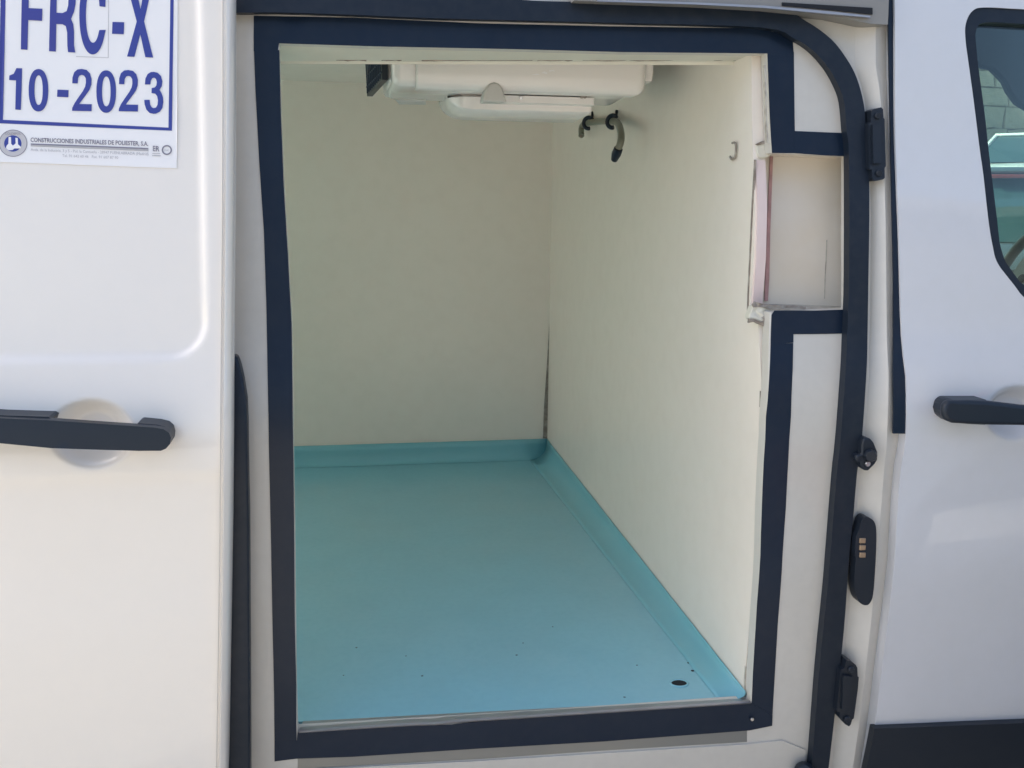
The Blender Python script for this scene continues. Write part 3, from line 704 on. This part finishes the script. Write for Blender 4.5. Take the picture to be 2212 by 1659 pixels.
flat('vinyl_sheet', [[(-20,-1500),(1380,-1500),(1365,0),(1362,600),(1357,1293),(900,1277),(450,1260),(0,1245),(-60,1243)]], SL, STICK, st, th=.0006, step=60)
flat('blue_frame', [[(10,-1420),(1360,-1420),(1334,0),(1327,500),(1320,1004),(900,986),(450,967),(0,947),(-16,946),(4,0)],
                    [(50,-1380),(42,0),(22,920),(450,940),(900,962),(1294,980),(1301,500),(1308,0),(1332,-1380)]], SL+.0005, INK, st, step=60)
def ell(cx, cy, rx, ry, a0=0, a1=360, n=28, k=2.25):
    o = []
    for i in range(n+(0 if a1-a0 >= 360 else 1)):
        a = math.radians(a0+(a1-a0)*i/n); c, s = math.cos(a), math.sin(a)
        o.append((cx+rx*math.copysign(abs(c)**(2/k), c), cy+ry*math.copysign(abs(s)**(2/k), s)))
    return o
LL = SL+.0009
def letter(loops, name='letter'): return flat(name, loops, LL, INK, st)
letter([[(172,-190),(355,-183),(355,-115),(222,-118),(219,62),(325,67),(322,160),(216,154),(210,382),(160,379),(165,60)]])                # F
letter([[(392,-178),(500,-176),(545,-165),(572,-130),(582,-60),(580,30),(568,90),(545,145),(562,185),(568,240),(568,350),(578,403),(522,400),(517,350),(516,250),(505,200),(480,186),(432,184),(428,396),(376,393),(384,60)],
        [(436,-110),(490,-108),(518,-90),(526,-40),(524,40),(512,85),(480,100),(433,97)]])                                                   # R
co = ell(712,115,103,300,35,325,40,2.1); ci = ell(714,118,54,205,33,327,40,2.1)[::-1]
letter([[(812,230)]+[p for p in ell(712,115,103,303,28,332,44,2.1)]+[(811,-20),(809,53),(764,48)]+[p for p in ell(714,118,55,210,-35+0,-325,40,2.1)]+[(764,230)]])   # C
letter([[(864,168),(953,171),(950,263),(860,259)]], 'hyphen')
letter([[(975,-170),(1030,-168),(1079,70),(1122,-165),(1180,-163),(1106,165),(1176,442),(1116,439),(1077,262),(1032,436),(976,434),(1050,165),(960,-170)]])        # X
letter([[(126,523),(169,525),(165,690),(159,844),(117,841),(123,617),(70,614),(72,580),(105,567)]])                                               # 1
letter([ell(295,693,75,163,n=36), ell(296,692,32,114,n=32)])                                                                              # 0
letter([[(441,688),(526,692),(524,747),(438,743)]], 'hyphen')
def two(x, y, w, h):
    f = lambda u, v: (x+u*w, y+v*h+u*3)
    return [[f(*p) for p in ((.02,.345),(.03,.21),(.12,.08),(.28,.015),(.50,0),(.74,.02),(.91,.10),(.99,.23),(.98,.37),(.88,.50),(.70,.62),(.42,.80),(.37,.835),(1.0,.835),(.99,1.0),(0,1.0),(.02,.93),(.12,.83),(.30,.70),(.55,.53),(.67,.42),(.71,.32),(.70,.22),(.62,.16),(.50,.14),(.38,.16),(.31,.22),(.29,.345))]]
letter(two(552,528,152,323)); letter([ell(815,703,75,163,n=36), ell(816,702,33,115,n=32)]); letter(two(911,536,149,318))
f3 = lambda u, v: (1108+u*146, 552+v*322)
letter([[f3(*p) for p in ((.03,.30),(.06,.16),(.18,.05),(.35,.005),(.50,0),(.70,.02),(.88,.10),(.95,.22),(.92,.34),(.80,.43),(.90,.50),(.98,.60),(1.0,.72),(.95,.86),(.82,.95),(.62,.995),(.48,1.0),(.28,.98),(.11,.90),(.02,.78),(0,.67),(.28,.665),(.31,.78),(.40,.85),(.50,.865),(.62,.85),(.70,.78),(.72,.68),(.68,.58),(.58,.52),(.38,.505),(.39,.385),(.56,.37),(.64,.32),(.66,.24),(.62,.17),(.52,.135),(.42,.15),(.34,.21),(.32,.30))]])  # 3
flat('patch_edge', [[(585,431),(828,441),(832,0),(836,0),(833,446),(584,436)]], SL+.0004, INKP, st)
# emblem
em = flat('emblem_ring', [ell(100,1100,108,103,n=40,k=2), ell(98,1102,70,66,n=36,k=2)], SL+.0004, INKP, st)
flat('emblem_rim', [ell(100,1100,109,104,n=40,k=2), ell(100,1100,104,99,n=40,k=2)], SL+.0006, INKG, st)
flat('emblem_disc', [ell(98,1102,67,63,n=36,k=2)], SL+.0005, INK, st)
flat('emblem_flask', [[(66,1052),(84,1052),(86,1105),(98,1118),(108,1112),(120,1100),(118,1058),(136,1060),(138,1108),(160,1128),(158,1140),(110,1140),(96,1152),(62,1154),(46,1138),(50,1120),(64,1104)]], SL+.0009, STICK, st)
# running text with the built-in font
def text(s, o_, u, v, m, name, lift=LL, bold=.0):
    """o_ = left end of baseline, u = right end of baseline (zoom units), v = cap height"""
    cu_ = bpy.data.curves.new('txt', 'FONT'); cu_.body = s; cu_.size = 1; cu_.offset = bold; cu_.resolution_u = 2
    ob = bpy.data.objects.new('txt', cu_); COL.objects.link(ob)
    dg = bpy.context.evaluated_depsgraph_get(); me = bpy.data.meshes.new_from_object(ob.evaluated_get(dg))
    xs = [q.co.x for q in me.vertices]; x0, x1 = min(xs), max(xs); ch = .73
    for q in me.vertices:
        t = (q.co.x-x0)/(x1-x0)
        a = o_[0]+(u[0]-o_[0])*t; b = o_[1]+(u[1]-o_[1])*t-q.co.y/ch*v
        q.co = dsurf(*zz(a, b), lift)
    me.name = name; bpy.data.objects.remove(ob); bpy.data.curves.remove(cu_)
    me.materials.clear()
    return link(name, me, m, st)
text('CONSTRUCCIONES INDUSTRIALES DE POLIESTER, S.A.', (234,1089), (1138,1120), 34, INKG, 'maker_name', bold=.022)
flat('rule_line', [[(236,1102),(700,1119),(1138,1137),(1138,1146),(700,1128),(236,1111)]], LL, INKG, st)
flat('rule_line', [[(236,1115),(700,1132),(1138,1149),(1138,1160),(700,1143),(236,1123)]], LL, INKL, st)
text('Avda. de la Industria, 3 y 5 - Pol. la Cantueña - 28947 FUENLABRADA (Madrid)', (236,1158), (1140,1193), 22, INKL, 'address_line')
text('Tel. 91 642 60 46   Fax. 91 607 87 90', (478,1205), (908,1221), 22, INKL, 'phone_line')
text('COLDEPOL', (38,1034), (160,1034), 18, INKG, 'emblem_word')
text('ER', (1174,1160), (1225,1162), 42, INKG, 'quality_mark', bold=.02)
flat('quality_line', [[(1170,1176),(1230,1178),(1230,1182),(1170,1180)]], LL, INKL, st); flat('quality_line', [[(1168,1192),(1234,1194),(1234,1199),(1168,1197)]], LL, INKL, st)
flat('quality_ring', [ell(1281,1152,39,38,n=32,k=2), ell(1281,1152,29,28,n=28,k=2)], LL, INKG, st)
text('ENAC', (1264,1160), (1299,1161), 14, INKL, 'ring_word')

# ================================================================ OUTSIDE
def gz(y):
    T = [(-999,-.66),(2.6,-.66),(3.8,-.38),(6.3,-.33),(8.2,.42),(12,.55),(999,.55)]
    for (a, b), (c, d) in zip(T, T[1:]):
        if y <= c: return b+(d-b)*(y-a)/(c-a)
    return .55
def ground_mesh():
    V, F = [], []; xs = [-250,-60,-12,-4,0,4,8,14,22,60,250]; ys = [-250,-60,-12,-5,-1,0,2.2,3,3.8,5,6.3,6.9,9,12,60,250]
    for y in ys:
        for x in xs: V.append((x, y, gz(y)))
    n = len(xs)
    for j in range(len(ys)-1):
        for i in range(n-1): F.append([j*n+i, j*n+i+1, (j+1)*n+i+1, (j+1)*n+i])
    me = bpy.data.meshes.new('ground'); me.from_pydata(V, [], F); o = link('ground', me, ASPH); o['kind'] = 'structure'; return o
ground_mesh()
GZ = -.11
def car(name, label, x, y, rz, paint, group):
    t = thing(name, label, 'car', (x, y, gz(y)+.005), group); t.rotation_euler = (0,0,rz)
    prof = [(-2.05,.30),(-2.1,.55),(-2.02,.82),(-1.85,.95),(-.85,1.0),(.7,1.0),(1.5,.88),(1.95,.72),(2.05,.5),(2.0,.28)]
    rows = []
    for yy, k, dz in ((-.86,.96,-.0),(-.88,1,0),(-.80,1,.02),(0,1.01,.03),(.80,1,.02),(.88,1,0),(.86,.96,0)):
        rows.append([Vector((a*k, yy, b+(dz if b > .6 else 0))) for a, b in prof])
    b = loft('body', rows, paint, t, smooth=40)
    bm = bmesh.new(); bm.from_mesh(b.data); bmesh.ops.holes_fill(bm, edges=[e for e in bm.edges if e.is_boundary], sides=0)
    bmesh.ops.recalc_face_normals(bm, faces=bm.faces); bm.to_mesh(b.data); bm.free()
    # greenhouse
    lo = [(-1.75,-.76),(1.05,-.76),(1.05,.76),(-1.75,.76)]; hi = [(-1.15,-.60),(.35,-.60),(.35,.60),(-1.15,.60)]
    V = [Vector((a, c, .99)) for a, c in lo]+[Vector((a, c, 1.43)) for a, c in hi]
    me = bpy.data.meshes.new('window_band'); me.from_pydata(V, [], [[0,1,5,4],[1,2,6,5],[2,3,7,6],[3,0,4,7],[4,5,6,7]]); link('window_band', me, CARG, t)
    prism('roof', [(-1.30,-.62,1.42),(.38,-.62,1.42),(.38,.62,1.42),(-1.30,.62,1.42)], (0,0,.05), paint, t, bevel=.03, seg=3)
    for (i, j) in ((0,4),(1,5),(2,6),(3,7)):
        tube('window_pillar', [V[i], V[j]], .035, paint, t, n=6)
    for s in (-1, 1):
        tube('window_pillar', [Vector((-.1,.765*s,.99)), Vector((-.15,.61*s,1.43))], .03, CABIN, t, n=6)
        box('tail_light', (-2.09,.55*s-.16,.72), (-2.0,.55*s+.16,.88), REDL, t, bevel=.02)
        box('headlight', (1.85,.6*s-.16,.62), (2.0,.6*s+.16,.74), CHROME, t, bevel=.02)
        for a in (-1.3, 1.3):
            wv_ = Vector((a, .78*s, .31)); w_ = tube('wheel', [wv_, wv_+Vector((0,.14*s,0))], .31, TYRE, t, n=24)
            tube('rim', [wv_+Vector((0,.11*s,0)), wv_+Vector((0,.148*s,0))], .2, CHROME, w_, n=16)
    box('brake_light', (-1.33,-.16,1.395), (-1.28,.16,1.42), REDL, t, bevel=.005)
    return t
hd1 = math.radians(56); q1 = onY(2195, 400, 4.4)+Vector((math.cos(hd1), math.sin(hd1), 0))*1.35
car('parked_car', 'dark blue grey parked car with a red brake light, nearest beyond the cab window', q1.x, q1.y, hd1, CARB, 'cars parked beyond the van')
hd2 = math.radians(222); q2 = onY(2222, 320, 12.2)+Vector((math.cos(hd2), math.sin(hd2), 0))*-.9
car('parked_car', 'white parked car facing the van below the stone wall', q2.x, q2.y, hd2, CARW, 'cars parked beyond the van')
wl = thing('stone_wall', 'tall wall of pale rough stone blocks behind the parked cars', 'wall', (13.0, 16.5, .5))
box('mortar_core', (-6,.10,0), (7,.6,5.2), MORTAR, wl)
blocks = []
for v in range(5):
    bm = bmesh.new(); bmesh.ops.create_cube(bm, size=1)
    bmesh.ops.subdivide_edges(bm, edges=bm.edges, cuts=1)
    for q in bm.verts:
        q.co += Vector((random.uniform(-.03,.03), random.uniform(-.12,.06) if q.co.y < 0 else 0, random.uniform(-.04,.04)))
    me = bpy.data.meshes.new('stone_block'); bm.to_mesh(me); bm.free(); me.materials.append(STONE); blocks.append(me)
zc_ = .02; r_ = 0
while zc_ < 5:
    h = random.choice((.32,.36,.42)); xx = -6+random.uniform(0,.4)
    while xx < 6.6:
        L = random.uniform(.45,.85)
        o = bpy.data.objects.new('stone_block', random.choice(blocks)); COL.objects.link(o); o.parent = wl
        o.location = (xx+L/2, .12, zc_+h/2); o.scale = (L-.03, .2, h-.025); xx += L
    zc_ += h

# unseen building and car, added to shade and colour the van's front half
nb = thing('added_shade_building', 'unseen grey rendered building added opposite the van to shade its side', 'building', (4.6, -7.0, -.66))
box('wall', (-5,-3.0,0), (9,0,4.6), mat('grey_render', (.20,.195,.19), .9, noise=[(1.5,.5,(.15,.147,.142),5)]), nb)
box('roof', (-5.2,-3.2,4.6), (9.2,.25,4.75), RAIL, nb)
for i in range(5):
    box('roller_door', (-2.9+i*2.4,-.02,.02), (-1.1+i*2.4,.03,2.6), RAIL, nb)
car('parked_car', 'unseen dark car added alongside the van to shade its front door', 3.36, -1.34, math.radians(0), CARB, 'unseen shade casters beside the van')  # added out of view to darken the lower front door
